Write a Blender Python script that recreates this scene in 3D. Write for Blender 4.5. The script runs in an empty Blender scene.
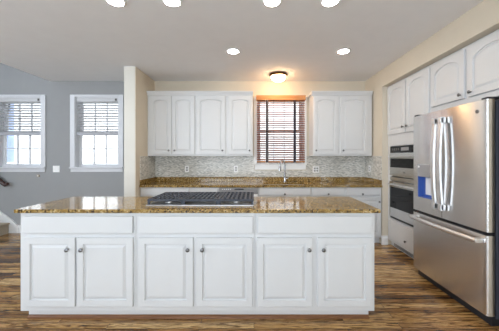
import bpy, bmesh, math, random
from mathutils import Vector, Matrix
random.seed(7)
S = bpy.context.scene
C = S.collection
PI = math.pi

# ------------------------------------------------------------------ camera, world, lights, exposure
cam = bpy.data.cameras.new('camera')
cam.sensor_width = 36.0
cam.lens = 262.0 / 499.0 * 36.0
cam.shift_x = -4.5 / 499.0
cam.shift_y = -8.5 / 499.0
cam.clip_start = 0.05
co = bpy.data.objects.new('camera', cam)
co.location = (0, 0, 1.33)
co.rotation_euler = (PI / 2, 0, 0)
C.objects.link(co)
S.camera = co

w = bpy.data.worlds.new('overcast_sky')
S.world = w
w.use_nodes = True
bg = w.node_tree.nodes['Background']
bg.inputs[0].default_value = (0.86, 0.93, 1.0, 1)
bg.inputs[1].default_value = 4.0

S.view_settings.view_transform = 'Standard'
S.view_settings.look = 'None'
S.view_settings.gamma = 1.0
S.view_settings.use_curve_mapping = False
S.view_settings.exposure = 0.2


def area_light(name, loc, direction, sx, sy, power, col):
    l = bpy.data.lights.new(name, 'AREA')
    l.shape = 'RECTANGLE'
    l.size = sx
    l.size_y = sy
    l.energy = power
    l.color = col
    o = bpy.data.objects.new(name, l)
    o.location = loc
    o.rotation_euler = Vector(direction).to_track_quat('-Z', 'Y').to_euler()
    C.objects.link(o)
    return o


# fill added at unseen doors behind camera; daylight from tall stair-hall window on left
area_light('fill_rear', (-1.0, -3.9, 1.25), (0.05, 1, 0.65), 3.4, 2.1, 105, (0.76, 0.88, 1.0))
area_light('daylight_hall', (-5.9, 0.0, 2.5), (1, 0.2, 0.1), 2.8, 2.8, 112, (0.78, 0.88, 1.0))

# ------------------------------------------------------------------ helpers


class MB:
    def __init__(self):
        self.bm = bmesh.new()

    def box(self, x0, x1, y0, y1, z0, z1, bev=0.0, seg=2):
        m = Matrix.Translation(((x0 + x1) / 2, (y0 + y1) / 2, (z0 + z1) / 2)) @ Matrix.Diagonal((abs(x1 - x0), abs(y1 - y0), abs(z1 - z0), 1))
        r = bmesh.ops.create_cube(self.bm, size=1.0, matrix=m)
        if bev:
            es = set()
            for v in r['verts']:
                es.update(v.link_edges)
            bmesh.ops.bevel(self.bm, geom=list(es), offset=bev, segments=seg, affect='EDGES', profile=0.5)
        return self

    def tube(self, pts, r, n=10, cap=True):
        pts = [Vector(p) for p in pts]
        rr = r if isinstance(r, (list, tuple)) else [r] * len(pts)
        rings = []
        ref = None
        for i, p in enumerate(pts):
            t = (pts[min(i + 1, len(pts) - 1)] - pts[max(i - 1, 0)]).normalized()
            if ref is None:
                ref = Vector((0, 0, 1)) if abs(t.z) < 0.9 else Vector((1, 0, 0))
            a = (ref - t * ref.dot(t)).normalized()
            b = t.cross(a)
            ref = a
            rings.append([self.bm.verts.new(p + (a * math.cos(2 * PI * k / n) + b * math.sin(2 * PI * k / n)) * rr[i]) for k in range(n)])
        for i in range(len(rings) - 1):
            for k in range(n):
                self.bm.faces.new((rings[i][k], rings[i][(k + 1) % n], rings[i + 1][(k + 1) % n], rings[i + 1][k]))
        if cap:
            self.bm.faces.new(rings[0][::-1])
            self.bm.faces.new(rings[-1])
        return self

    def lathe(self, prof, centre=(0, 0, 0), axis='z', n=28):
        """prof: (radius, height) pairs, turned about an axis through centre"""
        c = Vector(centre)
        rings = []
        for (r, h) in prof:
            ring = []
            for k in range(n):
                a = 2 * PI * k / n
                if axis == 'z':
                    v = Vector((r * math.cos(a), r * math.sin(a), h))
                elif axis == 'y':
                    v = Vector((r * math.cos(a), h, r * math.sin(a)))
                else:
                    v = Vector((h, r * math.cos(a), r * math.sin(a)))
                ring.append(self.bm.verts.new(c + v))
            rings.append(ring)
        for i in range(len(rings) - 1):
            for k in range(n):
                self.bm.faces.new((rings[i][k], rings[i][(k + 1) % n], rings[i + 1][(k + 1) % n], rings[i + 1][k]))
        self.bm.faces.new(rings[0])
        self.bm.faces.new(rings[-1])
        return self

    def prism(self, poly, a0, a1, axis='z'):
        """poly extruded along an axis; poly is (x,y) for z, (x,z) for y, (y,z) for x"""
        def P(p, a):
            return {'z': (p[0], p[1], a), 'y': (p[0], a, p[1]), 'x': (a, p[0], p[1])}[axis]
        A = [self.bm.verts.new(P(p, a0)) for p in poly]
        B = [self.bm.verts.new(P(p, a1)) for p in poly]
        n = len(poly)
        self.bm.faces.new(A)
        self.bm.faces.new(B[::-1])
        for k in range(n):
            self.bm.faces.new((A[k], B[k], B[(k + 1) % n], A[(k + 1) % n]))
        return self

    def build(self, name, m, parent=None, smooth=False):
        bmesh.ops.recalc_face_normals(self.bm, faces=self.bm.faces[:])
        me = bpy.data.meshes.new(name)
        self.bm.to_mesh(me)
        self.bm.free()
        me.materials.append(m)
        if smooth:
            me.polygons.foreach_set('use_smooth', [True] * len(me.polygons))
            try:
                me.set_sharp_from_angle(angle=math.radians(40))
            except Exception:
                pass
        o = bpy.data.objects.new(name, me)
        C.objects.link(o)
        if parent is not None:
            o.parent = parent
        return o


def tag(o, label, cat, group=None):
    o['label'] = label
    o['category'] = cat
    if group:
        o['group'] = group
    return o


def thing(name, label, cat, loc=(0, 0, 0), rotz=0.0, group=None):
    o = bpy.data.objects.new(name, None)
    o.empty_display_size = 0.1
    C.objects.link(o)
    o.location = loc
    o.rotation_euler = (0, 0, rotz)
    return tag(o, label, cat, group)


def struct(name, mb, m, parent=None):
    o = mb.build(name, m, parent)
    if parent is None:
        o['kind'] = 'structure'
    return o


def struct_empty(name, loc=(0, 0, 0)):
    o = bpy.data.objects.new(name, None)
    C.objects.link(o)
    o.location = loc
    o['kind'] = 'structure'
    return o


# ------------------------------------------------------------------ materials
def srgb(r, g, b):
    f = lambda c: (c / 255 / 12.92) if c / 255 <= 0.04045 else ((c / 255 + 0.055) / 1.055) ** 2.4
    return (f(r), f(g), f(b), 1)


class NT:
    def __init__(self, name):
        self.m = bpy.data.materials.new(name)
        self.m.use_nodes = True
        self.t = self.m.node_tree
        self.b = self.t.nodes['Principled BSDF']

    def n(self, kind, **kw):
        x = self.t.nodes.new(kind)
        for k, v in kw.items():
            setattr(x, k, v)
        return x

    def l(self, a, b):
        self.t.links.new(a, b)

    def coord(self, scale=(1, 1, 1), which='Object'):
        tc = self.n('ShaderNodeTexCoord')
        mp = self.n('ShaderNodeMapping')
        mp.inputs['Scale'].default_value = scale
        self.l(tc.outputs[which], mp.inputs['Vector'])
        return mp.outputs['Vector']

    def noise(self, vec, scale, detail=4, rough=0.55, dist=0.0):
        x = self.n('ShaderNodeTexNoise')
        x.inputs['Scale'].default_value = scale
        x.inputs['Detail'].default_value = detail
        x.inputs['Roughness'].default_value = rough
        x.inputs['Distortion'].default_value = dist
        self.l(vec, x.inputs['Vector'])
        return x.outputs['Fac']

    def ramp(self, fac, stops, interp='LINEAR'):
        x = self.n('ShaderNodeValToRGB')
        x.color_ramp.interpolation = interp
        e = x.color_ramp.elements
        e[0].position, e[0].color = stops[0]
        e[1].position, e[1].color = stops[-1]
        for p, c in stops[1:-1]:
            q = e.new(p)
            q.color = c
        self.l(fac, x.inputs['Fac'])
        return x.outputs['Color']

    def mix(self, fac, a, b, blend='MIX'):
        x = self.n('ShaderNodeMix', data_type='RGBA', blend_type=blend)
        for s, v in ((x.inputs[0], fac), (x.inputs[6], a), (x.inputs[7], b)):
            if hasattr(v, 'is_linked'):
                self.l(v, s)
            else:
                s.default_value = v
        return x.outputs[2]

    def bump(self, h, strength=0.2, dist=0.01):
        x = self.n('ShaderNodeBump')
        x.inputs['Strength'].default_value = strength
        x.inputs['Distance'].default_value = dist
        self.l(h, x.inputs['Height'])
        self.l(x.outputs['Normal'], self.b.inputs['Normal'])


def plain(name, col, rough=0.5, metal=0.0, var=0.03, scale=6.0, bump=0.0, spec=0.5):
    """painted / solid material with a little procedural variation"""
    k = NT(name)
    v = k.coord()
    f = k.noise(v, scale)
    dark = tuple(c * (1 - var) for c in col[:3]) + (1,)
    lite = tuple(min(1, c * (1 + var)) for c in col[:3]) + (1,)
    k.l(k.ramp(f, [(0.3, dark), (0.7, lite)]), k.b.inputs['Base Color'])
    k.b.inputs['Roughness'].default_value = rough
    k.b.inputs['Metallic'].default_value = metal
    k.b.inputs['Specular IOR Level'].default_value = spec
    if bump:
        k.bump(k.noise(v, 180, 2), bump, 0.002)
    return k.m


def emit(name, col, strength):
    k = NT(name)
    k.b.inputs['Base Color'].default_value = (0.8, 0.8, 0.8, 1)
    k.b.inputs['Emission Color'].default_value = col
    k.b.inputs['Emission Strength'].default_value = strength
    return k.m


def steel(name, col, rough, aniso):
    k = NT(name)
    k.b.inputs['Base Color'].default_value = col
    k.b.inputs['Metallic'].default_value = 1.0
    v = k.coord((1.0, 1.0, 1.0))
    f = k.noise(v, 3, 2)
    x = k.n('ShaderNodeMapRange')
    x.inputs['To Min'].default_value = rough - 0.01
    x.inputs['To Max'].default_value = rough + 0.01
    k.l(f, x.inputs['Value'])
    k.l(x.outputs[0], k.b.inputs['Roughness'])
    k.b.inputs['Anisotropic'].default_value = aniso
    k.b.inputs['Anisotropic Rotation'].default_value = 0.25
    return k.m


def granite(name):
    k = NT(name)
    v = k.coord()
    big = k.noise(v, 9, 5, 0.6, 0.4)
    mid = k.noise(v, 58, 4, 0.7)
    c1 = k.ramp(big, [(0.3, srgb(116, 88, 42)), (0.5, srgb(150, 118, 60)), (0.72, srgb(182, 152, 92))])
    c2 = k.ramp(mid, [(0.36, srgb(44, 32, 18)), (0.45, srgb(132, 102, 50)), (0.56, srgb(176, 146, 86)), (0.66, srgb(236, 222, 186))])
    base = k.mix(0.7, c1, c2)
    vo = k.n('ShaderNodeTexVoronoi')
    vo.inputs['Scale'].default_value = 95
    k.l(v, vo.inputs['Vector'])
    sp = k.ramp(vo.outputs['Color'], [(0.0, (1, 1, 1, 1)), (0.22, (1, 1, 1, 1)), (0.24, (0, 0, 0, 1)), (1, (0, 0, 0, 1))], 'CONSTANT')
    base = k.mix(sp, base, srgb(52, 38, 26))
    k.l(base, k.b.inputs['Base Color'])
    k.b.inputs['Roughness'].default_value = 0.1
    return k.m


def hardwood(name):
    k = NT(name)
    v = k.coord()
    br = k.n('ShaderNodeTexBrick')
    br.offset = 0.37
    br.offset_frequency = 2
    br.inputs['Color1'].default_value = (0, 0, 0, 1)
    br.inputs['Color2'].default_value = (1, 1, 1, 1)
    br.inputs['Mortar'].default_value = (0.5, 0.5, 0.5, 1)
    br.inputs['Scale'].default_value = 1.0
    br.inputs['Mortar Size'].default_value = 0.002
    br.inputs['Brick Width'].default_value = 1.15
    br.inputs['Row Height'].default_value = 0.07
    k.l(v, br.inputs['Vector'])
    # each board shifts its own grain
    add = k.n('ShaderNodeVectorMath', operation='MULTIPLY_ADD')
    k.l(br.outputs['Color'], add.inputs[0])
    add.inputs[1].default_value = (9.0, 3.0, 5.0)
    k.l(v, add.inputs[2])
    st = k.n('ShaderNodeMapping')
    st.inputs['Scale'].default_value = (1.6, 17.0, 1.0)
    k.l(add.outputs[0], st.inputs['Vector'])
    g1 = k.noise(st.outputs[0], 2.2, 6, 0.62, 1.1)
    st2 = k.n('ShaderNodeMapping')
    st2.inputs['Scale'].default_value = (3.0, 70.0, 1.0)
    k.l(add.outputs[0], st2.inputs['Vector'])
    g2 = k.noise(st2.outputs[0], 2.0, 4, 0.6)
    tone = k.ramp(br.outputs['Color'], [(0.0, srgb(98, 68, 44)), (0.3, srgb(168, 128, 80)), (0.7, srgb(210, 168, 108)), (1.0, srgb(236, 202, 146))])
    grain = k.ramp(g1, [(0.36, srgb(58, 40, 28)), (0.44, srgb(170, 150, 130)), (0.50, srgb(255, 255, 255)), (0.57, srgb(250, 240, 224)), (0.66, srgb(110, 84, 62))])
    c = k.mix(0.9, tone, grain, 'MULTIPLY')
    fine = k.ramp(g2, [(0.38, srgb(116, 96, 80)), (0.54, srgb(255, 255, 255))])
    c = k.mix(0.7, c, fine, 'MULTIPLY')
    c = k.mix(br.outputs['Fac'], c, srgb(48, 30, 18))
    k.l(c, k.b.inputs['Base Color'])
    k.b.inputs['Roughness'].default_value = 0.22
    k.bump(g2, 0.12, 0.002)
    return k.m


def mosaic(name):
    k = NT(name)
    tc = k.n('ShaderNodeTexCoord')
    sep = k.n('ShaderNodeSeparateXYZ')
    k.l(tc.outputs['Object'], sep.inputs[0])
    ad = k.n('ShaderNodeMath', operation='ADD')
    k.l(sep.outputs['X'], ad.inputs[0])
    k.l(sep.outputs['Y'], ad.inputs[1])
    cb = k.n('ShaderNodeCombineXYZ')
    k.l(ad.outputs[0], cb.inputs['X'])
    k.l(sep.outputs['Z'], cb.inputs['Y'])
    br = k.n('ShaderNodeTexBrick')
    br.offset = 0.5
    br.inputs['Color1'].default_value = (0, 0, 0, 1)
    br.inputs['Color2'].default_value = (1, 1, 1, 1)
    br.inputs['Mortar'].default_value = (0.5, 0.5, 0.5, 1)
    br.inputs['Scale'].default_value = 1.0
    br.inputs['Mortar Size'].default_value = 0.0016
    br.inputs['Brick Width'].default_value = 0.036
    br.inputs['Row Height'].default_value = 0.0175
    k.l(cb.outputs[0], br.inputs['Vector'])
    c = k.ramp(br.outputs['Color'], [(0.0, srgb(166, 167, 162)), (0.3, srgb(196, 195, 188)), (0.65, srgb(212, 210, 203)), (1.0, srgb(232, 231, 226))])
    c = k.mix(br.outputs['Fac'], c, srgb(208, 204, 194))
    k.l(c, k.b.inputs['Base Color'])
    k.b.inputs['Roughness'].default_value = 0.22
    inv = k.n('ShaderNodeMath', operation='SUBTRACT')
    inv.inputs[0].default_value = 1.0
    k.l(br.outputs['Fac'], inv.inputs[1])
    k.bump(inv.outputs[0], 0.35, 0.002)
    return k.m


def wood(name, dark, lite, rough=0.4, scale=(2, 30, 30)):
    k = NT(name)
    v = k.coord(scale)
    f = k.noise(v, 2.5, 4, 0.6, 0.6)
    k.l(k.ramp(f, [(0.3, dark), (0.7, lite)]), k.b.inputs['Base Color'])
    k.b.inputs['Roughness'].default_value = rough
    return k.m


def glass(name, tint=(1, 1, 1, 1)):
    k = NT(name)
    t = k.n('ShaderNodeBsdfTransparent')
    t.inputs[0].default_value = tint
    g = k.n('ShaderNodeBsdfGlossy')
    g.inputs['Roughness'].default_value = 0.02
    fr = k.n('ShaderNodeFresnel')
    fr.inputs[0].default_value = 1.45
    mx = k.n('ShaderNodeMixShader')
    k.l(fr.outputs[0], mx.inputs[0])
    k.l(t.outputs[0], mx.inputs[1])
    k.l(g.outputs[0], mx.inputs[2])
    k.l(mx.outputs[0], k.t.nodes['Material Output'].inputs['Surface'])
    return k.m


M = dict(
    cab=plain('white_cabinet_paint', srgb(216, 217, 218), 0.38, var=0.01),
    trim=plain('white_trim_paint', srgb(236, 236, 236), 0.4, var=0.01),
    beige=plain('beige_wall_paint', srgb(216, 206, 188), 0.85, var=0.015, bump=0.03),
    gray=plain('gray_wall_paint', srgb(158, 159, 160), 0.85, var=0.015, bump=0.03),
    ceil=plain('ceiling_paint', srgb(241, 241, 242), 0.9, var=0.012, bump=0.03),
    column=plain('offwhite_wall_paint', srgb(226, 223, 214), 0.85, var=0.012, bump=0.03),
    granite=granite('golden_granite'),
    floor=hardwood('oak_strip_floor'),
    tile=mosaic('mosaic_tile'),
    steel=steel('brushed_stainless', (0.74, 0.735, 0.73, 1), 0.21, 1.0),
    tray=steel('cooktop_steel', (0.5, 0.5, 0.51, 1), 0.3, 0.2),
    chrome=steel('faucet_nickel', (0.45, 0.45, 0.46, 1), 0.22, 0.0),
    bright=steel('polished_stainless', (0.84, 0.84, 0.85, 1), 0.36, 0.2),
    knob=plain('brushed_nickel', (0.20, 0.20, 0.205, 1), 0.35, 1.0, 0.05, 40),
    dark=plain('dark_plastic', srgb(34, 35, 40), 0.45, var=0.05),
    fridge_side=plain('dark_gray_enamel', srgb(58, 62, 74), 0.5, var=0.04),
    black_glass=plain('black_oven_glass', srgb(16, 17, 19), 0.08, var=0.04, spec=0.3),
    iron=plain('cast_iron', srgb(66, 70, 80), 0.5, var=0.12, scale=60, spec=0.3),
    bronze=plain('aged_bronze', (0.20, 0.11, 0.05, 1), 0.38, 0.9, 0.1, 30),
    blind_wood=wood('cherry_blind_wood', srgb(132, 88, 78), srgb(172, 124, 110)),
    valance=wood('honey_wood', srgb(168, 112, 62), srgb(196, 142, 90)),
    tape=plain('dark_blind_tape', srgb(42, 36, 46), 0.9, var=0.1, scale=90),
    blind_white=plain('white_blind_slat', srgb(206, 206, 208), 0.5, var=0.02),
    blind_gray=plain('gray_blind_rail', srgb(176, 176, 182), 0.5, var=0.03),
    rail_wood=wood('dark_handrail_wood', srgb(44, 22, 16), srgb(72, 38, 26), 0.3),
    carpet=plain('beige_carpet', srgb(176, 164, 146), 0.95, var=0.15, scale=90, bump=0.3),
    bounce_floor=plain('pale_bounce_floor', srgb(222, 220, 216), 0.95, var=0.05, scale=80, bump=0.2),
    win=plain('window_trim_paint', srgb(216, 217, 221), 0.4, var=0.01),
    plate=plain('white_plastic_plate', srgb(250, 250, 249), 0.35, var=0.01),
    slot=plain('outlet_slot', srgb(90, 88, 84), 0.6, var=0.02),
    blue=plain('recess_blue', srgb(72, 106, 184), 0.3, var=0.12, scale=12),
    paper=plain('white_liner', srgb(226, 230, 240), 0.5, var=0.02),
    panel=plain('gray_control_panel', srgb(150, 150, 152), 0.3, var=0.03),
    glass=glass('window_glass'),
    siding=plain('white_lap_siding', srgb(236, 235, 236), 0.6, var=0.02, scale=2),
    blue_glass=plain('bluish_glass', srgb(150, 168, 205), 0.1, var=0.2, scale=1.2),
    yard=plain('yard_grass', srgb(126, 132, 98), 0.95, var=0.2, scale=4),
    bark=plain('shrub_bark', srgb(96, 86, 80), 0.9, var=0.15, scale=20),
    shoe=wood('stained_shoe_wood', srgb(98, 60, 34), srgb(136, 90, 52)),
    lens=emit('light_lens', (1.0, 0.95, 0.87, 1), 85.0),
    bowl=emit('warm_glass_bowl', (1.0, 0.64, 0.34, 1), 40.0),
)

# ------------------------------------------------------------------ setting
BY = 4.60          # back wall
CZ = 2.66          # kitchen ceiling
RX = 1.95          # right wall face
LX = -1.74         # stub wall face
HX = -3.58         # where the low ceiling ends
WT = 0.15

struct('floor', MB().box(-6.2, 2.9, -4.2, BY + WT, -0.1, 0), M['floor'])
struct('floor_bounce', MB().box(-6.0, 2.7, -4.04, 0.3, 0.0, 0.012), M['bounce_floor'])  # unseen pale floor, added to bounce light up to the ceiling
struct('ceiling', MB().box(HX, 2.9, -4.2, BY + WT, CZ, CZ + 0.3), M['ceil'])
struct('ceiling_hall', MB().box(-6.2, HX, -4.2, BY + WT, 5.2, 5.4), M['ceil'])
struct('wall_upper', MB().box(HX, HX + 0.12, -4.2, BY + WT, CZ + 0.3, 5.2), M['gray'])


def wall_with_holes(mb, x0, x1, z0, z1, y0, y1, holes):
    xs = sorted({x0, x1} | {h[0] for h in holes} | {h[1] for h in holes})
    for a, b in zip(xs, xs[1:]):
        hs = [h for h in holes if h[0] <= a + 1e-6 and h[1] >= b - 1e-6]
        z = z0
        for h in sorted(hs, key=lambda q: q[2]):
            mb.box(a, b, y0, y1, z, h[2])
            z = h[3]
        mb.box(a, b, y0, y1, z, z1)
    return mb


W1 = (-4.50, -3.735, 1.15, 2.38)
W2 = (-3.135, -2.375, 1.15, 2.38)
W3 = (0.055, 0.865, 1.215, 2.36)
struct('wall_back', wall_with_holes(MB(), -1.80, 2.75, 0, CZ, BY, BY + WT, [W3]), M['beige'])
mb = wall_with_holes(MB(), HX, -1.80, 0, CZ, BY, BY + WT, [W2])
wall_with_holes(mb, -6.2, HX, 0, 5.2, BY, BY + WT, [W1])
struct('wall_hall', mb, M['gray'])
# the stub wall between hall and kitchen: off-white end and hall side, beige kitchen side
struct('wall_stub', MB().box(-1.91, LX - 0.012, 3.85, BY, 0, CZ), M['column'])
struct('wall_left', MB().box(LX - 0.012, LX, 3.852, BY, 0, CZ), M['beige'])
mb = MB().box(RX, 2.75, 3.985, BY, 0, CZ)
mb.box(RX, 2.75, -4.2, 3.985, 2.40, CZ)
mb.box(RX, 2.75, -4.2, 1.93, 0, 2.40)
mb.box(2.72, 2.80, 1.93, 3.985, 0, 2.40)
struct('wall_right', mb, M['beige'])
# behind the camera: a wall with a glazed door opening, and the outer wall of the stair hall
struct('wall_front', wall_with_holes(MB(), -6.2, 2.75, 0, 5.2, -4.2, -4.05, [(-2.7, 0.7, 0.0, 2.4)]), M['beige'])
mb = MB()
mb.box(-6.2, -6.05, -4.2, -1.4, 0, 5.2)
mb.box(-6.2, -6.05, 1.4, BY, 0, 5.2)
mb.box(-6.2, -6.05, -1.4, 1.4, 0, 1.1)
mb.box(-6.2, -6.05, -1.4, 1.4, 3.9, 5.2)
struct('wall_outer', mb, M['gray'])
d1 = struct_empty('door_1', (-1.0, -4.12, 0))
f = MB()
for a, b in ((-1.7, -1.6), (-0.05, 0.05), (1.6, 1.7)):
    f.box(a, b, -0.03, 0.03, 0, 2.4)
f.box(-1.6, 1.6, -0.03, 0.03, 2.3, 2.4)
f.box(-1.6, 1.6, -0.03, 0.03, 0, 0.12)
f.build('frame', M['trim'], d1)
MB().box(-1.6, 1.6, -0.004, 0.004, 0.12, 2.3).build('pane', M['glass'], d1)

# baseboards
bbp = [(0, 0), (-0.018, 0), (-0.018, 0.105), (-0.012, 0.115), (-0.008, 0.135), (0, 0.135)]
struct('baseboard_hall', MB().prism([(BY + y, z) for y, z in bbp], -4.16, -1.91, 'x'), M['trim'])
struct('baseboard_stub', MB().prism([(3.85 + y, z) for y, z in bbp], -1.928, LX, 'x'), M['trim'])
struct('baseboard_right', MB().prism([(3.985 + y, z) for y, z in bbp], 1.935, 2.03, 'x'), M['trim'])


def hung_window(name, W, casing, apron, cols, paint='win'):
    """double-hung window with casing, stool and apron set in its opening"""
    x0, x1, z0, z1 = W
    e = struct_empty(name, ((x0 + x1) / 2, BY, z0))
    hw = (x1 - x0) / 2
    h = z1 - z0
    f = MB()
    f.box(-hw - casing, -hw, -0.02, 0, 0, h + casing * 0.5, 0.004)
    f.box(hw, hw + casing, -0.02, 0, 0, h + casing * 0.5, 0.004)
    f.box(-hw, hw, -0.02, 0, h, h + casing * 0.5, 0.004)
    # liners of the opening
    f.box(-hw - 0.002, -hw + 0.012, 0, WT, 0, h)
    f.box(hw - 0.012, hw + 0.002, 0, WT, 0, h)
    f.box(-hw, hw, 0, WT, h - 0.012, h)
    f.build('casing', M[paint], e)
    s = MB()
    s.box(-hw - casing, hw + casing, -0.05, 0.02, -0.022, 0.004, 0.006)
    s.box(-hw, hw, 0.02, WT, -0.022, 0.004)
    s.box(-hw - casing + 0.01, hw + casing - 0.01, -0.018, 0, -0.022 - apron, -0.022, 0.004)
    s.build('sill', M[paint], e)
    iw = hw - 0.012
    for nm, (a, b, y) in (('lower_sash', (0.004, h * 0.52, 0.075)), ('upper_sash', (h * 0.48, h - 0.012, 0.112))):
        k = MB()
        st = 0.045
        k.box(-iw, -iw + st, y, y + 0.035, a, b)
        k.box(iw - st, iw, y, y + 0.035, a, b)
        k.box(-iw + st, iw - st, y, y + 0.035, a, a + 0.05)
        k.box(-iw + st, iw - st, y, y + 0.035, b - 0.035, b)
        gx0, gx1, gz0, gz1 = -iw + st, iw - st, a + 0.05, b - 0.035
        for q in range(1, cols):
            xx = gx0 + (gx1 - gx0) * q / cols
            k.box(xx - 0.009, xx + 0.009, y + 0.006, y + 0.03, gz0, gz1)
        zz = (gz0 + gz1) / 2
        if cols > 1:
            k.box(gx0, gx1, y + 0.006, y + 0.03, zz - 0.009, zz + 0.009)
        so = k.build(nm, M[paint], e)
        MB().box(gx0 - 0.004, gx1 + 0.004, y + 0.016, y + 0.02, gz0 - 0.004, gz1 + 0.004).build('pane', M['glass'], so)
    return e


hung_window('window_1', W1, 0.085, 0.06, 3)
hung_window('window_2', W2, 0.085, 0.06, 3)
hung_window('window_3', W3, 0.055, 0.085, 1, 'plate')

# ------------------------------------------------------------------ outside
struct('ground', MB().box(-20, 16, BY + 0.5, 26, -0.75, -0.6), M['yard'])
nh = thing('neighbor_house', 'white lap-sided house outside, seen through the hall windows', 'house', (0, 9.4, -0.6))
k = MB()
p = []
for i in range(60):
    p += [(-0.022, i * 0.125), (0.0, i * 0.125 + 0.124)]
p += [(0.25, 7.5), (0.25, 0)]
k.prism(p, -15, 10, 'x')
k.build('siding_wall', M['siding'], nh)
k = MB()
k.prism([(-0.6, 7.4), (0.3, 7.4), (5.0, 10.4), (5.0, 10.6), (-0.6, 7.6)], -15.4, 10.4, 'x')
k.build('roof', M['fridge_side'], nh)
for (a, b, z0, z1) in ((-8.98, -8.55, 1.75, 3.9), (-3.4, -2.5, 4.6, 6.4)):
    fr = MB()
    fr.box(a - 0.1, a, -0.06, 0, z0 - 0.1, z1 + 0.1)
    fr.box(b, b + 0.1, -0.06, 0, z0 - 0.1, z1 + 0.1)
    fr.box(a, b, -0.06, 0, z1, z1 + 0.1)
    fr.box(a, b, -0.06, 0, z0 - 0.1, z0)
    fr.box(a, b, -0.05, 0, (z0 + z1) / 2 - 0.03, (z0 + z1) / 2 + 0.03)
    wi = fr.build('window', M['trim'], nh)
    MB().box(a, b, -0.035, -0.02, z0, z1).build('pane', M['blue_glass'], wi)


def bare_shrub(x, y, h, label, seed):
    rnd = random.Random(seed)
    e = thing('bare_shrub', label, 'shrub', (x, y, -0.6))
    t = MB()
    t.tube([(0, 0, -0.05), (0.01, 0, h * 0.35), (0, 0.01, h * 0.6)], [0.022, 0.016, 0.010], 7)
    t.build('trunk', M['bark'], e)
    for i in range(9):
        a = rnd.uniform(0, 2 * PI)
        z = h * rnd.uniform(0.2, 0.58)
        l = h * rnd.uniform(0.25, 0.42)
        r = rnd.uniform(0.08, 0.26)
        q = MB()
        q.tube([(0, 0, z), (r * math.cos(a), r * math.sin(a), z + l * 0.6), (r * 1.3 * math.cos(a), r * 1.3 * math.sin(a), z + l)], [0.009, 0.006, 0.003], 6)
        q.build('branch', M['bark'], e)


bare_shrub(-4.05, 7.0, 2.35, 'bare leafless shrub outside the hall window nearest the kitchen', 3)
bare_shrub(-7.35, 8.2, 2.1, 'bare leafless shrub outside the hall window by the stairs', 5)

# ------------------------------------------------------------------ cabinets


def loop(x0, x1, z0, z1, arch, y, n=12):
    """closed outline, counter-clockwise, with an arched (cathedral) top when arch > 0"""
    pts = [(x0, y, z0), (x1, y, z0)]
    for i in range(n + 1):
        u = i / n
        x = x1 + (x0 - x1) * u
        s = 2 * u - 1
        pts.append((x, y, z1 - arch + arch * (1 - s * s) ** 0.75 if arch else z1))
    return pts


def panel_slab(mb, x0, x1, z0, z1, arch=0.0, t=0.02, rail=0.055):
    """frame-and-raised-panel door slab, front face at y=-t, back at y=0"""
    L = [loop(x0, x1, z0, z1, 0, 0), loop(x0, x1, z0, z1, 0, -t + 0.003),
         loop(x0 + 0.003, x1 - 0.003, z0 + 0.003, z1 - 0.003, 0, -t)]
    a, b, c, d = x0 + rail, x1 - rail, z0 + rail, z1 - rail
    g = 0.013
    L += [loop(a, b, c, d, arch, -t),
          loop(a + 0.004, b - 0.004, c + 0.004, d - 0.004, arch, -t + g),
          loop(a + 0.010, b - 0.010, c + 0.010, d - 0.010, arch, -t + g),
          loop(a + 0.032, b - 0.032, c + 0.032, d - 0.032, arch, -t + 0.002)]
    R = [[mb.bm.verts.new(p) for p in l] for l in L]
    n = len(R[0])
    for i in range(len(R) - 1):
        for q in range(n):
            mb.bm.faces.new((R[i][q], R[i][(q + 1) % n], R[i + 1][(q + 1) % n], R[i + 1][q]))
    mb.bm.faces.new(R[0][::-1])
    mb.bm.faces.new(R[-1])
    return mb


def knob(parent, x, z, y=-0.02):
    MB().lathe([(0.006, 0.002), (0.006, -0.012), (0.012, -0.016), (0.016, -0.021), (0.015, -0.026), (0.008, -0.030), (0.001, -0.031)], (x, y, z), 'y', 18).build('knob', M['knob'], parent, True)


def door(parent, x0, x1, z0, z1, kx, kz, arch=0.0, rail=0.055):
    o = panel_slab(MB(), x0, x1, z0, z1, arch, 0.02, rail).build('door', M['cab'], parent)
    if kx is not None:
        knob(o, kx, kz)
    return o


def drawer(parent, x0, x1, z0, z1, knobs=(), name='drawer_front'):
    o = MB().box(x0, x1, -0.02, 0, z0, z1, 0.005).build(name, M['cab'], parent)
    for kx, kz in knobs:
        knob(o, kx, kz)
    return o


def base_cabinet(label, x0, x1, yf, depth, top, toe_h, group, name='base_cabinet', toe_in=0.06, wall_end=None):
    e = thing(name, label, 'cabinet', ((x0 + x1) / 2, yf, 0), 0, group)
    hw = (x1 - x0) / 2
    MB().box(-hw + 0.0005, hw - 0.0005, 0, depth, toe_h, top, 0.002).build('body', M['cab'], e)
    return e, hw


def toe(e, a, b, y0, y1, h):
    MB().box(a, b, y0, y1, 0, h).build('toe_kick', M['cab'], e)


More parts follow.
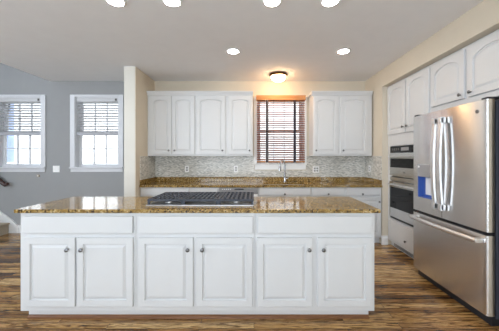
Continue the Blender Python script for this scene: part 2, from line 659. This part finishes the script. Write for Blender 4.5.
# island: three cabinets in a row
UN = [(-1.895, -0.958), (-0.958, 0.008), (0.008, 0.978)]
IY = 2.126
specs = [
    ('white island cabinet at the hall end, its left edge over the sunlit floor', [(-1.855, -1.441, -1.495), (-1.425, -0.975, -1.383)], (-1.853, -0.977)),
    ('white island cabinet in the middle, directly below the gas cooktop', [(-0.930, -0.490, -0.530), (-0.466, -0.012, -0.414)], (-0.926, -0.008)),
    ('white island cabinet at the end nearest the refrigerator', [(0.024, 0.470, 0.442), (0.514, 0.950, 0.555)], (0.030, 0.950)),
]
for (a, b), (lab, drs, df) in zip(UN, specs):
    e, hw = base_cabinet(lab, a, b, IY, 0.625, 0.88, 0.08, 'island cabinets')
    cx = (a + b) / 2
    for (p0, p1, kx) in drs:
        door(e, p0 - cx, p1 - cx, 0.124, 0.680, kx - cx, 0.587, 0, 0.05)
    drawer(e, df[0] - cx, df[1] - cx, 0.716, 0.853)
    ta = -hw if a > -1.8 else -hw + 0.03
    tb = hw if b < 0.9 else hw - 0.03
    toe(e, ta, tb, 0.045, 0.58, 0.08)
    MB().prism([(0.045, 0.0), (0.027, 0.0), (0.029, 0.012), (0.037, 0.022), (0.045, 0.026)], ta, tb, 'x').build('shoe_molding', M['shoe'], e)

ic = MB().box(-1.926, 1.016, 2.096, 2.79, 0.88, 0.91, 0.006, 3).build('island_countertop', M['granite'])
tag(ic, 'long golden-brown speckled granite top of the white island', 'countertop')

# back run of base cabinets
YF = 4.0
CT = 0.868
BASE = [
    ('white base cabinet in the corner against the stub wall', LX + 0.004, -0.978, [('d', 2)]),
    ('white base cabinet between the corner unit and the dishwasher', -0.978, -0.535, [('d', 1)]),
    ('white sink cabinet under the faucet and window', 0.062, 0.872, [('d', 2)]),
    ('white base cabinet just right of the sink cabinet', 0.872, 1.385, [('d', 1)]),
    ('white base cabinet in the corner against the right wall', 1.385, RX - 0.004, [('d', 1)]),
]
for lab, a, b, lay in BASE:
    e, hw = base_cabinet(lab, a, b, YF, 0.60, CT if a != 0.062 else 0.70, 0.10, 'base cabinets along the window wall', 'base_cabinet')
    if a == 0.062:
        # the sink bowl hangs inside: rails and sides only above
        MB().box(-hw + 0.0005, hw - 0.0005, 0, 0.02, 0.70, CT).build('face_rail', M['cab'], e)
    drawer(e, -hw + 0.018, hw - 0.018, 0.748, 0.850, [(0.0 if lab.startswith('white base cabinet in the corner against the r') is False else -0.02, 0.768)])
    n = lay[0][1]
    for q in range(n):
        x0 = -hw + 0.018 + q * (2 * hw - 0.036 + 0.01) / n
        x1 = x0 + (2 * hw - 0.036 - 0.01 * (n - 1)) / n
        kx = (x1 - 0.03) if (q == 0) else (x0 + 0.03)
        door(e, x0, x1, 0.13, 0.722, kx, 0.65, 0, 0.05)
    toe(e, -hw, hw, 0.07, 0.55, 0.10)

# dishwasher
dw = thing('dishwasher', 'white dishwasher with a steel control strip, left of the sink cabinet', 'dishwasher', (-0.2365, YF, 0))
MB().box(-0.296, 0.296, 0.0, 0.58, 0.10, 0.862).build('body', M['trim'], dw)
MB().box(-0.294, 0.294, -0.026, 0, 0.13, 0.765, 0.005).build('door', M['plate'], dw)
cp = MB().box(-0.294, 0.294, -0.028, 0, 0.768, 0.862, 0.005).build('control_panel', M['panel'], dw)
MB().box(-0.06, 0.08, -0.032, -0.026, 0.832, 0.850, 0.002).build('latch', M['dark'], cp)
for i in range(5):
    MB().box(-0.25 + i * 0.03, -0.232 + i * 0.03, -0.031, -0.026, 0.835, 0.847, 0.001).build('button', M['plate'], cp)
MB().box(-0.29, 0.29, 0.07, 0.5, 0, 0.10).build('toe_kick', M['dark'], dw)

# back countertop with sink cut-out and low granite upstand
kt = thing('kitchen_countertop', 'brown granite worktop with low granite upstand along the window wall', 'countertop', (0.105, 4.28, 0.868))
ox, oy, oz = 0.105, 4.28, 0.868
k = MB()
SX0, SX1, SY0, SY1 = 0.15, 0.80, 4.06, 4.42
for (a, b, c, d) in ((LX, SX0, 3.975, BY), (SX1, RX, 3.975, BY), (SX0, SX1, 3.975, SY0), (SX0, SX1, SY1, BY)):
    k.box(a - ox, b - ox, c - oy, d - oy, 0, 0.034)
k.build('slab', M['granite'], kt)
k = MB()
k.box(LX - ox, RX - ox, BY - 0.02 - oy, BY - oy, 0.034, 0.112, 0.002)
k.box(LX - ox, LX + 0.02 - ox, 3.985 - oy, BY - 0.02 - oy, 0.034, 0.112, 0.002)
k.box(RX - 0.02 - ox, RX - ox, 3.99 - oy, BY - 0.02 - oy, 0.034, 0.112, 0.002)
k.build('upstand', M['granite'], kt)

sk = MB()
sk.box(SX0 - 0.012, SX0, SY0 - 0.012, SY1 + 0.012, 0.71, 0.8678)
sk.box(SX1, SX1 + 0.012, SY0 - 0.012, SY1 + 0.012, 0.71, 0.8678)
sk.box(SX0, SX1, SY0 - 0.012, SY0, 0.71, 0.8678)
sk.box(SX0, SX1, SY1, SY1 + 0.012, 0.71, 0.8678)
sk.box(SX0 - 0.012, SX1 + 0.012, SY0 - 0.012, SY1 + 0.012, 0.702, 0.712)
tag(sk.build('kitchen_sink', M['bright']), 'stainless undermount sink bowl below the window', 'sink')

# faucet
fa = thing('faucet', 'tall chrome gooseneck faucet standing behind the sink', 'faucet', (0.53, 4.49, 0.902))
MB().lathe([(0.028, 0), (0.028, 0.008), (0.021, 0.014), (0.019, 0.09), (0.013, 0.10)], (0, 0, 0), 'z', 20).build('base', M['chrome'], fa, True)
pts = [(0, 0, 0.09), (0, 0, 0.29)]
for i in range(1, 11):
    a = PI * i / 10
    pts.append((-0.045 * (1 - math.cos(a)), -0.03 * (1 - math.cos(a)), 0.29 + 0.075 * math.sin(a)))
pts.append((-0.092, -0.062, 0.27))
MB().tube(pts, 0.0145, 12).build('spout', M['chrome'], fa, True)
MB().tube([(-0.092, -0.062, 0.272), (-0.094, -0.064, 0.25), (-0.098, -0.068, 0.19)], [0.016, 0.021, 0.020], 14).build('spray_head', M['chrome'], fa, True)
MB().tube([(0.018, 0, 0.055), (0.04, -0.005, 0.06), (0.062, -0.012, 0.085)], [0.012, 0.009, 0.006], 10).build('lever', M['chrome'], fa, True)

# mosaic splashback: one field per wall
zb, zt = 0.9805, 1.345
sp = thing('tile_backsplash', 'pale gray mosaic tile covering the window wall between counter and upper cabinets', 'backsplash', (0.1, BY, 0.98))
k = MB()
for (a, b, c, d) in ((LX + 0.0085, 0.0, zb, zt), (0.0, 0.92, zb, 1.095), (0.92, RX - 0.0085, zb, zt)):
    k.box(a - 0.1, b - 0.1, -0.008, 0, c - 0.98, d - 0.98)
k.build('tiles', M['tile'], sp)
for x0, x1, lab in ((LX, LX + 0.008, 'narrow pale mosaic tile return on the stub wall'), (RX - 0.008, RX, 'narrow pale mosaic tile return on the wall beside the ovens')):
    sp = thing('tile_backsplash', lab, 'backsplash', (x0, BY, 0.98))
    MB().box(0, x1 - x0, 3.995 - BY, 0, zb - 0.98, zt - 0.98).build('tiles', M['tile'], sp)


def upper_cabinet(label, x0, x1, doors, side_crown_left=False):
    e = thing('upper_cabinet', label, 'cabinet', ((x0 + x1) / 2, 4.285, 1.346), 0, 'upper cabinets on the window wall')
    cx = (x0 + x1) / 2
    hw = (x1 - x0) / 2
    MB().box(-hw + 0.0005, hw - 0.0005, 0, BY - 4.285, 0, 1.02, 0.002).build('body', M['cab'], e)
    cp = [(0.0, 0.985), (-0.014, 0.985), (-0.017, 1.0), (-0.028, 1.022), (-0.04, 1.04), (-0.04, 1.056), (BY - 4.285, 1.056), (BY - 4.285, 1.02), (0, 1.02)]
    MB().prism(cp, -hw - (0.03 if side_crown_left else 0), hw, 'x').build('crown_molding', M['cab'], e)
    for (a, b, kx) in doors:
        door(e, a - cx, b - cx, 1.372 - 1.346, 2.325 - 1.346, kx - cx, 0.09, 0.035, 0.055)
    return e


upper_cabinet('white double-door upper cabinet beside the stub wall', LX, -0.953, [(-1.688, -1.345, -1.384), (-1.332, -0.972, -1.290)])
upper_cabinet('white double-door upper cabinet adjoining the left edge of the wood blind', -0.953, -0.016, [(-0.938, -0.468, -0.513), (-0.418, -0.036, -0.073)])
upper_cabinet('white double-door upper cabinet between the window and the right wall', 0.965, 1.928, [(0.978, 1.368, 1.010), (1.408, 1.855, 1.450)], True)

# ------------------------------------------------------------------ right wall: oven tower, fridge, cabinet above the fridge
FX = 2.036
ov = thing('oven_cabinet', 'tall white cabinet holding the built-in ovens, between corner and refrigerator', 'cabinet', (FX, 3.4925, 0), -PI / 2)
k = MB()
k.box(-0.489, -0.392, 0, 0.62, 0.08, 2.395, 0.002)
k.box(0.392, 0.4895, 0, 0.62, 0.08, 2.395, 0.002)
k.box(-0.392, 0.392, 0, 0.62, 1.492, 2.395)
k.box(-0.392, 0.392, 0, 0.62, 0.08, 0.43)
k.box(-0.392, 0.392, 0.60, 0.62, 0.43, 1.492)
k.build('body', M['cab'], ov)
door(ov, -0.472, -0.014, 1.66, 2.365, -0.045, 1.741, 0.05)
door(ov, 0.016, 0.466, 1.66, 2.365, 0.05, 1.741, 0.05)
drawer(ov, -0.44, 0.44, 0.125, 0.405, [(0.02, 0.205)])
toe(ov, -0.489, 0.4895, 0.05, 0.6, 0.08)
k = MB()
for i in range(4):
    k.box(-0.40, 0.40, 0.046, 0.05, 0.012 + i * 0.016, 0.020 + i * 0.016)
k.build('toe_grille', M['slot'], ov)

fc = thing('fridge_cabinet', 'white double-door cabinet mounted above the refrigerator', 'cabinet', (FX, 2.475, 1.84), -PI / 2)
MB().box(-0.527, 0.540, 0, 0.62, 0, 0.555, 0.002).build('body', M['cab'], fc)
door(fc, -0.512, -0.045, 0.055, 0.525, -0.082, 0.095, 0.07)
door(fc, 0.000, 0.500, 0.055, 0.525, 0.040, 0.095, 0.07)


def appliance(name, label, z0, z1):
    return thing(name, label, name.replace('_', ' '), (FX - 0.004, 3.4925, z0), -PI / 2)


def emblem(parent, x, y, z, r=0.013):
    MB().lathe([(r, 0), (r, -0.003), (r * 0.86, -0.004), (r * 0.84, -0.0025), (r * 0.4, -0.0025), (r * 0.35, -0.004), (0.001, -0.004)], (x, y, z), 'y', 20).build('emblem', M['knob'], parent, True)


def bar_handle(parent, x0, x1, z, y, r=0.011, m='bright', name='handle', bow=0.0):
    k = MB()
    n = 10
    k.tube([(x0 + (x1 - x0) * i / n, y - bow * math.sin(PI * i / n), z) for i in range(n + 1)], r, 12)
    for x in (x0 + 0.03, x1 - 0.03):
        k.box(x - 0.009, x + 0.009, y, -0.028, z - 0.009, z + 0.009, 0.002)
    return k.build(name, M[m], parent, True)


mo = appliance('microwave_oven', 'built-in stainless microwave oven set above the wall oven', 1.052, 1.486)
MB().box(-0.380, 0.380, 0, 0.5, 0, 0.434).build('body', M['steel'], mo)
cpn = MB().box(-0.378, 0.378, -0.022, 0, 0.338, 0.432, 0.003).build('control_panel', M['black_glass'], mo)
MB().box(-0.09, 0.09, -0.024, -0.021, 0.365, 0.41).build('display', M['panel'], cpn)
for i in range(4):
    MB().box(-0.32 + i * 0.05, -0.285 + i * 0.05, -0.024, -0.021, 0.372, 0.402, 0.002).build('button', M['slot'], cpn)
md = MB()
md.box(-0.378, 0.378, -0.03, 0, 0.012, 0.130, 0.003)
md.box(-0.378, 0.378, -0.03, 0, 0.255, 0.333, 0.003)
md.box(-0.378, -0.36, -0.03, 0, 0.13, 0.255)
md.box(0.36, 0.378, -0.03, 0, 0.13, 0.255)
md = md.build('door', M['steel'], mo)
MB().box(-0.36, 0.36, -0.027, -0.002, 0.130, 0.255).build('window', M['black_glass'], md)
bar_handle(md, -0.34, 0.34, 0.285, -0.065)
emblem(md, 0.0, -0.030, 0.07, 0.012)

wo = appliance('wall_oven', 'stainless wall oven with wide dark glass door, below the microwave', 0.436, 1.048)
MB().box(-0.380, 0.380, 0, 0.55, 0, 0.612).build('body', M['dark'], wo)
MB().box(-0.378, 0.378, -0.022, 0, 0.553, 0.608, 0.003).build('control_panel', M['steel'], wo)
od = MB()
od.box(-0.378, 0.378, -0.032, 0, 0.035, 0.165, 0.003)
od.box(-0.378, 0.378, -0.032, 0, 0.465, 0.545, 0.003)
od.box(-0.378, -0.36, -0.032, 0, 0.165, 0.465)
od.box(0.36, 0.378, -0.032, 0, 0.165, 0.465)
od = od.build('door', M['steel'], wo)
MB().box(-0.36, 0.36, -0.029, -0.002, 0.165, 0.465).build('window', M['black_glass'], od)
bar_handle(od, -0.345, 0.345, 0.505, -0.068, 0.012)
MB().box(-0.378, 0.378, -0.018, 0, 0.004, 0.030).build('vent', M['dark'], wo)

# refrigerator
fr = thing('refrigerator', 'stainless french-door refrigerator with water dispenser and bottom freezer', 'refrigerator', (1.82, 2.52, 0), -PI / 2)
HWF = 0.478


def fy(x):
    """bowed front of the doors"""
    u = x / HWF
    y = -0.005 * (1 - u * u)
    e = HWF - abs(x)
    if e < 0.012:
        y += 0.012 * (1 - math.sqrt(max(0, 1 - ((0.012 - e) / 0.012) ** 2)))
    return y


def fpanel(mb, x0, x1, z0, z1, yb=0.055):
    xs = [x0 + (x1 - x0) * i / 12 for i in range(13)]
    for c in (0.0118, 0.0105, 0.008, 0.005, 0.0025, 0.001):
        for v in (HWF - 0.012 + c, -(HWF - 0.012 + c)):
            if x0 < v < x1:
                xs.append(v)
    xs = sorted(xs)
    mb.prism([(x, fy(x)) for x in xs] + [(x1, yb), (x0, yb)], z0, z1, 'z')


MB().box(-0.474, 0.474, 0.075, 0.80, 0.06, 1.775, 0.004).build('body', M['fridge_side'], fr)
MB().box(-0.46, 0.46, 0.05, 0.70, 0.0, 0.075).build('base_grille', M['dark'], fr)
MB().box(-0.468, 0.468, 0.055, 0.076, 0.085, 1.77).build('gasket', M['dark'], fr)
DX0, DX1, DZ0, DZ1 = -0.372, -0.145, 0.895, 1.250
XS = -0.012
k = MB()
fpanel(k, -HWF, DX0, 0.740, 1.785)
fpanel(k, DX0, DX1, 0.740, DZ0)
fpanel(k, DX0, DX1, DZ1, 1.785)
fpanel(k, DX1, XS - 0.003, 0.740, 1.785)
ldoor = k.build('door', M['steel'], fr, True)
k = MB()
fpanel(k, XS + 0.003, HWF, 0.740, 1.785)
rdoor = k.build('door', M['steel'], fr, True)
k = MB()
fpanel(k, -HWF, HWF, 0.085, 0.712)
fdrawer = k.build('freezer_drawer', M['steel'], fr, True)
# dispenser
dp = MB()
dp.box(DX0, DX1, -0.016, 0.05, 1.118, DZ1, 0.003)
dp = dp.build('dispenser_panel', M['panel'], ldoor)
dp['label'] = 'gray water dispenser control panel'
MB().box(-0.36, -0.335, -0.019, -0.015, 1.215, 1.235, 0.002).build('button', M['plate'], dp)
rc = MB()
rc.box(DX0, DX0 + 0.006, -0.010, 0.05, DZ0, 1.118)
rc.box(DX1 - 0.006, DX1, -0.010, 0.05, DZ0, 1.118)
rc.box(DX0, DX1, 0.045, 0.052, DZ0, 1.118)
rc.box(DX0, DX1, -0.010, 0.05, DZ0, DZ0 + 0.006)
rc = rc.build('dispenser_recess', M['blue'], ldoor)  # one plain blue color on the recess walls
rc['label'] = 'blue dispenser recess'
MB().box(-0.285, -0.175, 0.015, 0.030, DZ0 + 0.035, 1.112, 0.004).build('paddle', M['paper'], rc)


def fridge_handle(parent, x):
    k = MB()
    n = 14
    z0, z1 = 0.83, 1.70
    prof = []
    for i in range(n + 1):
        u = i / n
        z = z0 + (z1 - z0) * u
        prof.append((-0.052 - 0.022 * math.sin(PI * u), z))
    back = [(y + 0.018, z) for (y, z) in reversed(prof)]
    k.prism(prof + back, x - 0.019, x + 0.019, 'x')
    for z in (z0 + 0.02, z1 - 0.02):
        k.box(x - 0.019, x + 0.019, -0.062, -0.012, z - 0.028, z + 0.028, 0.003)
    k.build('handle', M['bright'], parent)


fridge_handle(ldoor, XS - 0.045)
fridge_handle(rdoor, XS + 0.045)
emblem(rdoor, 0.385, fy(0.385), 1.70, 0.016)
k = MB()
n = 16
P0 = [(-0.44 + 0.88 * i / n, -0.050 - 0.024 * math.sin(PI * i / n)) for i in range(n + 1)]
k.tube([(x, y, 0.665) for x, y in P0], 0.019, 14)
for x in (-0.425, 0.425):
    k.box(x - 0.02, x + 0.02, -0.06, -0.002, 0.648, 0.682, 0.003)
k.build('handle', M['bright'], fdrawer, True)
for x in (-0.44, 0.44):
    MB().box(x - 0.03, x + 0.03, 0.01, 0.11, 1.786, 1.803, 0.003).build('hinge_cover', M['dark'], fr)

# ------------------------------------------------------------------ cooktop on the island
ck = thing('gas_cooktop', 'stainless gas cooktop with black iron grates set on the granite island', 'cooktop', (-0.462, 2.49, 0.91))
MB().box(-0.462, 0.462, -0.255, 0.255, 0, 0.012, 0.004).build('tray', M['tray'], ck)
for cx in (-0.305, 0, 0.305):
    g = MB()
    w2, d0, d1 = 0.148, -0.225, 0.235
    b = 0.0075
    zt0, zt1 = 0.038, 0.056
    for x in (-w2, w2):
        g.box(cx + x - b, cx + x + b, d0, d1, zt0, zt1, 0.002)
    for y in (d0, d0 * 0.5 + 0.002, (d0 + d1) / 2, d1 * 0.5, d1):
        g.box(cx - w2, cx + w2, y - b, y + b, zt0, zt1, 0.002)
    for x in (-0.12, -0.08, -0.04, 0.0, 0.04, 0.08, 0.12):
        g.box(cx + x - 0.009, cx + x + 0.009, d0, d1, zt0 + 0.004, zt1, 0.0015)
    for x in (-w2 + 0.005, w2 - 0.005):
        for y in (d0 + 0.004, d1 - 0.004):
            g.box(cx + x - 0.010, cx + x + 0.010, y - 0.010, y + 0.010, 0.012, zt0 + 0.004, 0.002)
    g.build('grate', M['iron'], ck)
for (x, y, r) in ((-0.305, -0.11, 0.042), (-0.305, 0.13, 0.036), (0, 0.0, 0.055), (0.305, -0.11, 0.036), (0.305, 0.13, 0.042)):
    bo = MB().lathe([(r, 0.0115), (r, 0.018), (r * 0.85, 0.022)], (x, y, 0), 'z', 24).build('burner', M['bright'], ck, True)
    MB().lathe([(r * 0.8, 0.022), (r * 0.82, 0.028), (r * 0.7, 0.031), (0.001, 0.031)], (x, y, 0), 'z', 24).build('cap', M['iron'], bo, True)
for i in range(4):
    MB().lathe([(0.017, 0.0), (0.018, 0.006), (0.014, 0.010), (0.013, 0.036), (0.012, 0.040), (0.001, 0.040)], (-0.06 + i * 0.047, 0.246, 0.011), 'z', 16).build('control_knob', M['knob'], ck, True)

# ------------------------------------------------------------------ blinds


def hall_blind(W, label):
    x0, x1, z0, z1 = W
    e = thing('window_blind', label, 'window blind', ((x0 + x1) / 2, BY + 0.035, z1 - 0.012), 0, 'white blinds on the hall windows')
    hw = (x1 - x0) / 2 - 0.016
    MB().box(-hw, hw, -0.028, 0.028, -0.065, 0, 0.004).build('headrail', M['blind_white'], e)
    s = MB()
    zb = 1.775 - (z1 - 0.012)
    n = 12
    for i in range(n):
        z = -0.085 + (zb + 0.085) * i / (n - 1)
        s.prism([(-0.024, z + 0.010), (0.0, z + 0.0055), (0.024, z - 0.005), (0.024, z - 0.008), (0.0, z + 0.0025), (-0.024, z + 0.007)], -hw, hw, 'x')
    s.build('slats', M['blind_white'], e)
    MB().box(-hw, hw, -0.026, 0.026, zb - 0.062, zb - 0.006, 0.004).build('bottom_rail', M['blind_gray'], e)
    for x in (-hw * 0.72, hw * 0.72):
        MB().box(x - 0.002, x + 0.002, -0.027, -0.025, zb - 0.03, -0.06).build('ladder_cord', M['blind_gray'], e)
    MB().box(hw - 0.05, hw - 0.02, -0.040, -0.028, -0.05, -0.012, 0.002).build('bracket', M['slot'], e)


hall_blind(W1, 'half-raised white slatted blind on the window above the stairs')
hall_blind(W2, 'half-raised white slatted blind on the window beside the stub wall')

wb = thing('wood_blind', 'fully lowered brown wood slat blind with dark tapes over the kitchen window', 'window blind', (0.465, BY - 0.055, 1.235))
hw = 0.415
MB().box(-hw - 0.012, hw + 0.012, -0.035, 0.033, 1.075, 1.160, 0.005).build('valance', M['valance'], wb)
s = MB()
n = 27
for i in range(n):
    z = 0.052 + 1.010 * i / (n - 1)
    s.prism([(-0.022, z - 0.011), (0.022, z + 0.013), (0.022, z + 0.016), (-0.022, z - 0.008)], -hw, hw, 'x')
s.build('slats', M['blind_wood'], wb)
MB().box(-hw, hw, -0.026, 0.026, 0.0, 0.024, 0.004).build('bottom_rail', M['valance'], wb)
for x in (-0.237, 0.237):
    MB().box(x - 0.021, x + 0.021, -0.030, -0.028, 0.0, 1.08).build('tape', M['tape'], wb)
for x in (-0.125, 0.055):
    MB().tube([(x, -0.031, 0.02), (x, -0.031, 1.09)], 0.0028, 6).build('cord', M['tape'], wb)
for x in (-0.262, -0.225):
    k = MB().tube([(x, -0.034, -0.01), (x, -0.034, 1.09)], 0.0016, 6).build('pull_cord', M['plate'], wb)
    MB().lathe([(0.003, 0.0), (0.011, -0.012), (0.012, -0.03), (0.006, -0.036)], (x, -0.034, -0.005), 'z', 12).build('tassel', M['plate'], k, True)

# ------------------------------------------------------------------ lights
RL = [
    (-1.18, 2.234, 'round recessed ceiling light nearest the hall side, at the top edge'),
    (-0.70, 2.234, 'round recessed ceiling light second from the hall side, at the top edge'),
    (0.154, 2.234, 'round recessed ceiling light above the island, third along the top edge'),
    (0.65, 2.234, 'round recessed ceiling light nearest the refrigerator, at the top edge'),
    (-0.263, 3.29, 'round recessed ceiling light left of the bronze flush light, farther row'),
    (1.123, 3.29, 'round recessed ceiling light in front of the right upper cabinet, farther row'),
]
for x, y, lab in RL:
    e = thing('recessed_light', lab, 'ceiling light', (x, y, CZ), 0, 'recessed lights in the kitchen ceiling')
    MB().lathe([(0.060, 0.0), (0.085, 0.0), (0.085, -0.004), (0.078, -0.008), (0.066, -0.006)], (0, 0, 0), 'z', 32).build('trim_ring', M['plate'], e, True)
    MB().lathe([(0.064, -0.0065), (0.064, -0.0085), (0.05, -0.011), (0.001, -0.013)], (0, 0, 0), 'z', 28).build('lens', M['lens'], e, True)

fl = thing('flush_light', 'bronze-rimmed ceiling light with glowing warm glass bowl, above the window', 'ceiling light', (0.39, 4.2, CZ))
MB().lathe([(0.10, 0), (0.142, -0.004), (0.145, -0.020), (0.136, -0.034), (0.122, -0.042), (0.112, -0.042)], (0, 0, 0), 'z', 36).build('rim', M['bronze'], fl, True)
MB().lathe([(0.118, -0.040), (0.114, -0.062), (0.096, -0.090), (0.066, -0.110), (0.03, -0.120), (0.001, -0.121)], (0, 0, 0), 'z', 36).build('glass_bowl', M['bowl'], fl, True)
MB().lathe([(0.010, -0.118), (0.010, -0.126), (0.004, -0.134), (0.001, -0.135)], (0, 0, 0), 'z', 14).build('finial', M['bronze'], fl, True)

# ------------------------------------------------------------------ outlets and switches


def outlet(label, x, y, z, rotz=0.0, gangs=1, kind='outlet'):
    e = thing('wall_' + kind if kind == 'switch' else 'power_outlet', label, kind, (x, y, z), rotz)
    hw = 0.035 + 0.023 * (gangs - 1)
    MB().box(-hw, hw, -0.006, 0, -0.057, 0.057, 0.002).build('cover_plate', M['plate'], e)
    for g in range(gangs):
        cx = (g - (gangs - 1) / 2) * 0.046
        if kind == 'switch':
            MB().box(cx - 0.016, cx + 0.016, -0.009, -0.005, -0.032, 0.032, 0.002).build('rocker', M['plate'], e)
        else:
            for zz in (-0.021, 0.021):
                r = MB().box(cx - 0.016, cx + 0.016, -0.008, -0.005, zz - 0.014, zz + 0.014, 0.003).build('receptacle', M['panel'], e)
                k = MB()
                for xx in (-0.006, 0.006):
                    k.box(cx + xx - 0.0015, cx + xx + 0.0015, -0.0086, -0.0078, zz - 0.005, zz + 0.005)
                k.build('slots', M['slot'], r)


outlet('white power outlet on the tile under the cabinet beside the stub wall', -1.175, BY - 0.008, 1.12)
outlet('white power outlet on the tile behind the cooktop, left of the window', -0.316, BY - 0.008, 1.12)
outlet('wide two-gang white power outlet on the tile right of the window', 1.085, BY - 0.008, 1.11, 0, 2)
outlet('white power outlet on the tiled right return wall', RX - 0.008, 4.40, 1.13, -PI / 2)
outlet('white double light switch plate on the gray wall between the hall windows', -3.47, BY, 1.12, 0, 2, 'switch')
ct = thing('sensor_box', 'tiny beige sensor box on the gray wall below the stair window', 'sensor', (-3.78, BY, 1.0))
MB().box(-0.022, 0.022, -0.02, 0, -0.02, 0.02, 0.004).build('case', M['carpet'], ct)
MB().lathe([(0.010, -0.02), (0.009, -0.026), (0.001, -0.027)], (0, 0, 0), 'y', 14).build('lens', M['plate'], ct, True)

# ------------------------------------------------------------------ stairs at the left edge
stt = thing('staircase', 'carpeted stairs rising to the left along the gray hall wall', 'staircase', (-4.28, BY, 0))
run, rise = 0.26, 0.185
for i in range(6):
    MB().box(-run * (i + 1) - 0.0, -run * i + 0.025, -0.95, -0.025, rise * (i + 1) - 0.03, rise * (i + 1), 0.01).build('tread', M['carpet'], stt)
    MB().box(-run * (i + 1), -run * i, -0.94, -0.03, 0.0 if i == 0 else rise * i, rise * (i + 1) - 0.03).build('riser', M['carpet'], stt)
sl = rise / run
MB().prism([(0.14, 0), (0.14, 0.13), (0.06, 0.22), (-1.5, 0.22 + 1.56 * sl), (-1.5, 0)], -0.024, -0.0005, 'y').build('skirt_board', M['trim'], stt)

hr = thing('handrail', 'dark wood handrail on the gray wall at the left edge', 'handrail', (-4.30, BY - 0.07, 0.86))
pts = [(0.02, 0.0, 0.025), (0.025, 0, 0.0), (0.0, 0, -0.012), (-0.03, 0, 0.006), (-0.12, 0, 0.085), (-1.2, 0, 0.085 + 1.08 * sl)]
MB().tube(pts, [0.026, 0.032, 0.034, 0.034, 0.033, 0.033], 14).build('rail', M['rail_wood'], hr, True)
for x in (-0.22, -1.0):
    zz = 0.085 + (-0.12 - x) * sl
    MB().tube([(x, 0.0, zz - 0.03), (x, 0.02, zz - 0.06), (x, 0.07, zz - 0.07)], 0.008, 8).build('bracket', M['knob'], hr, True)
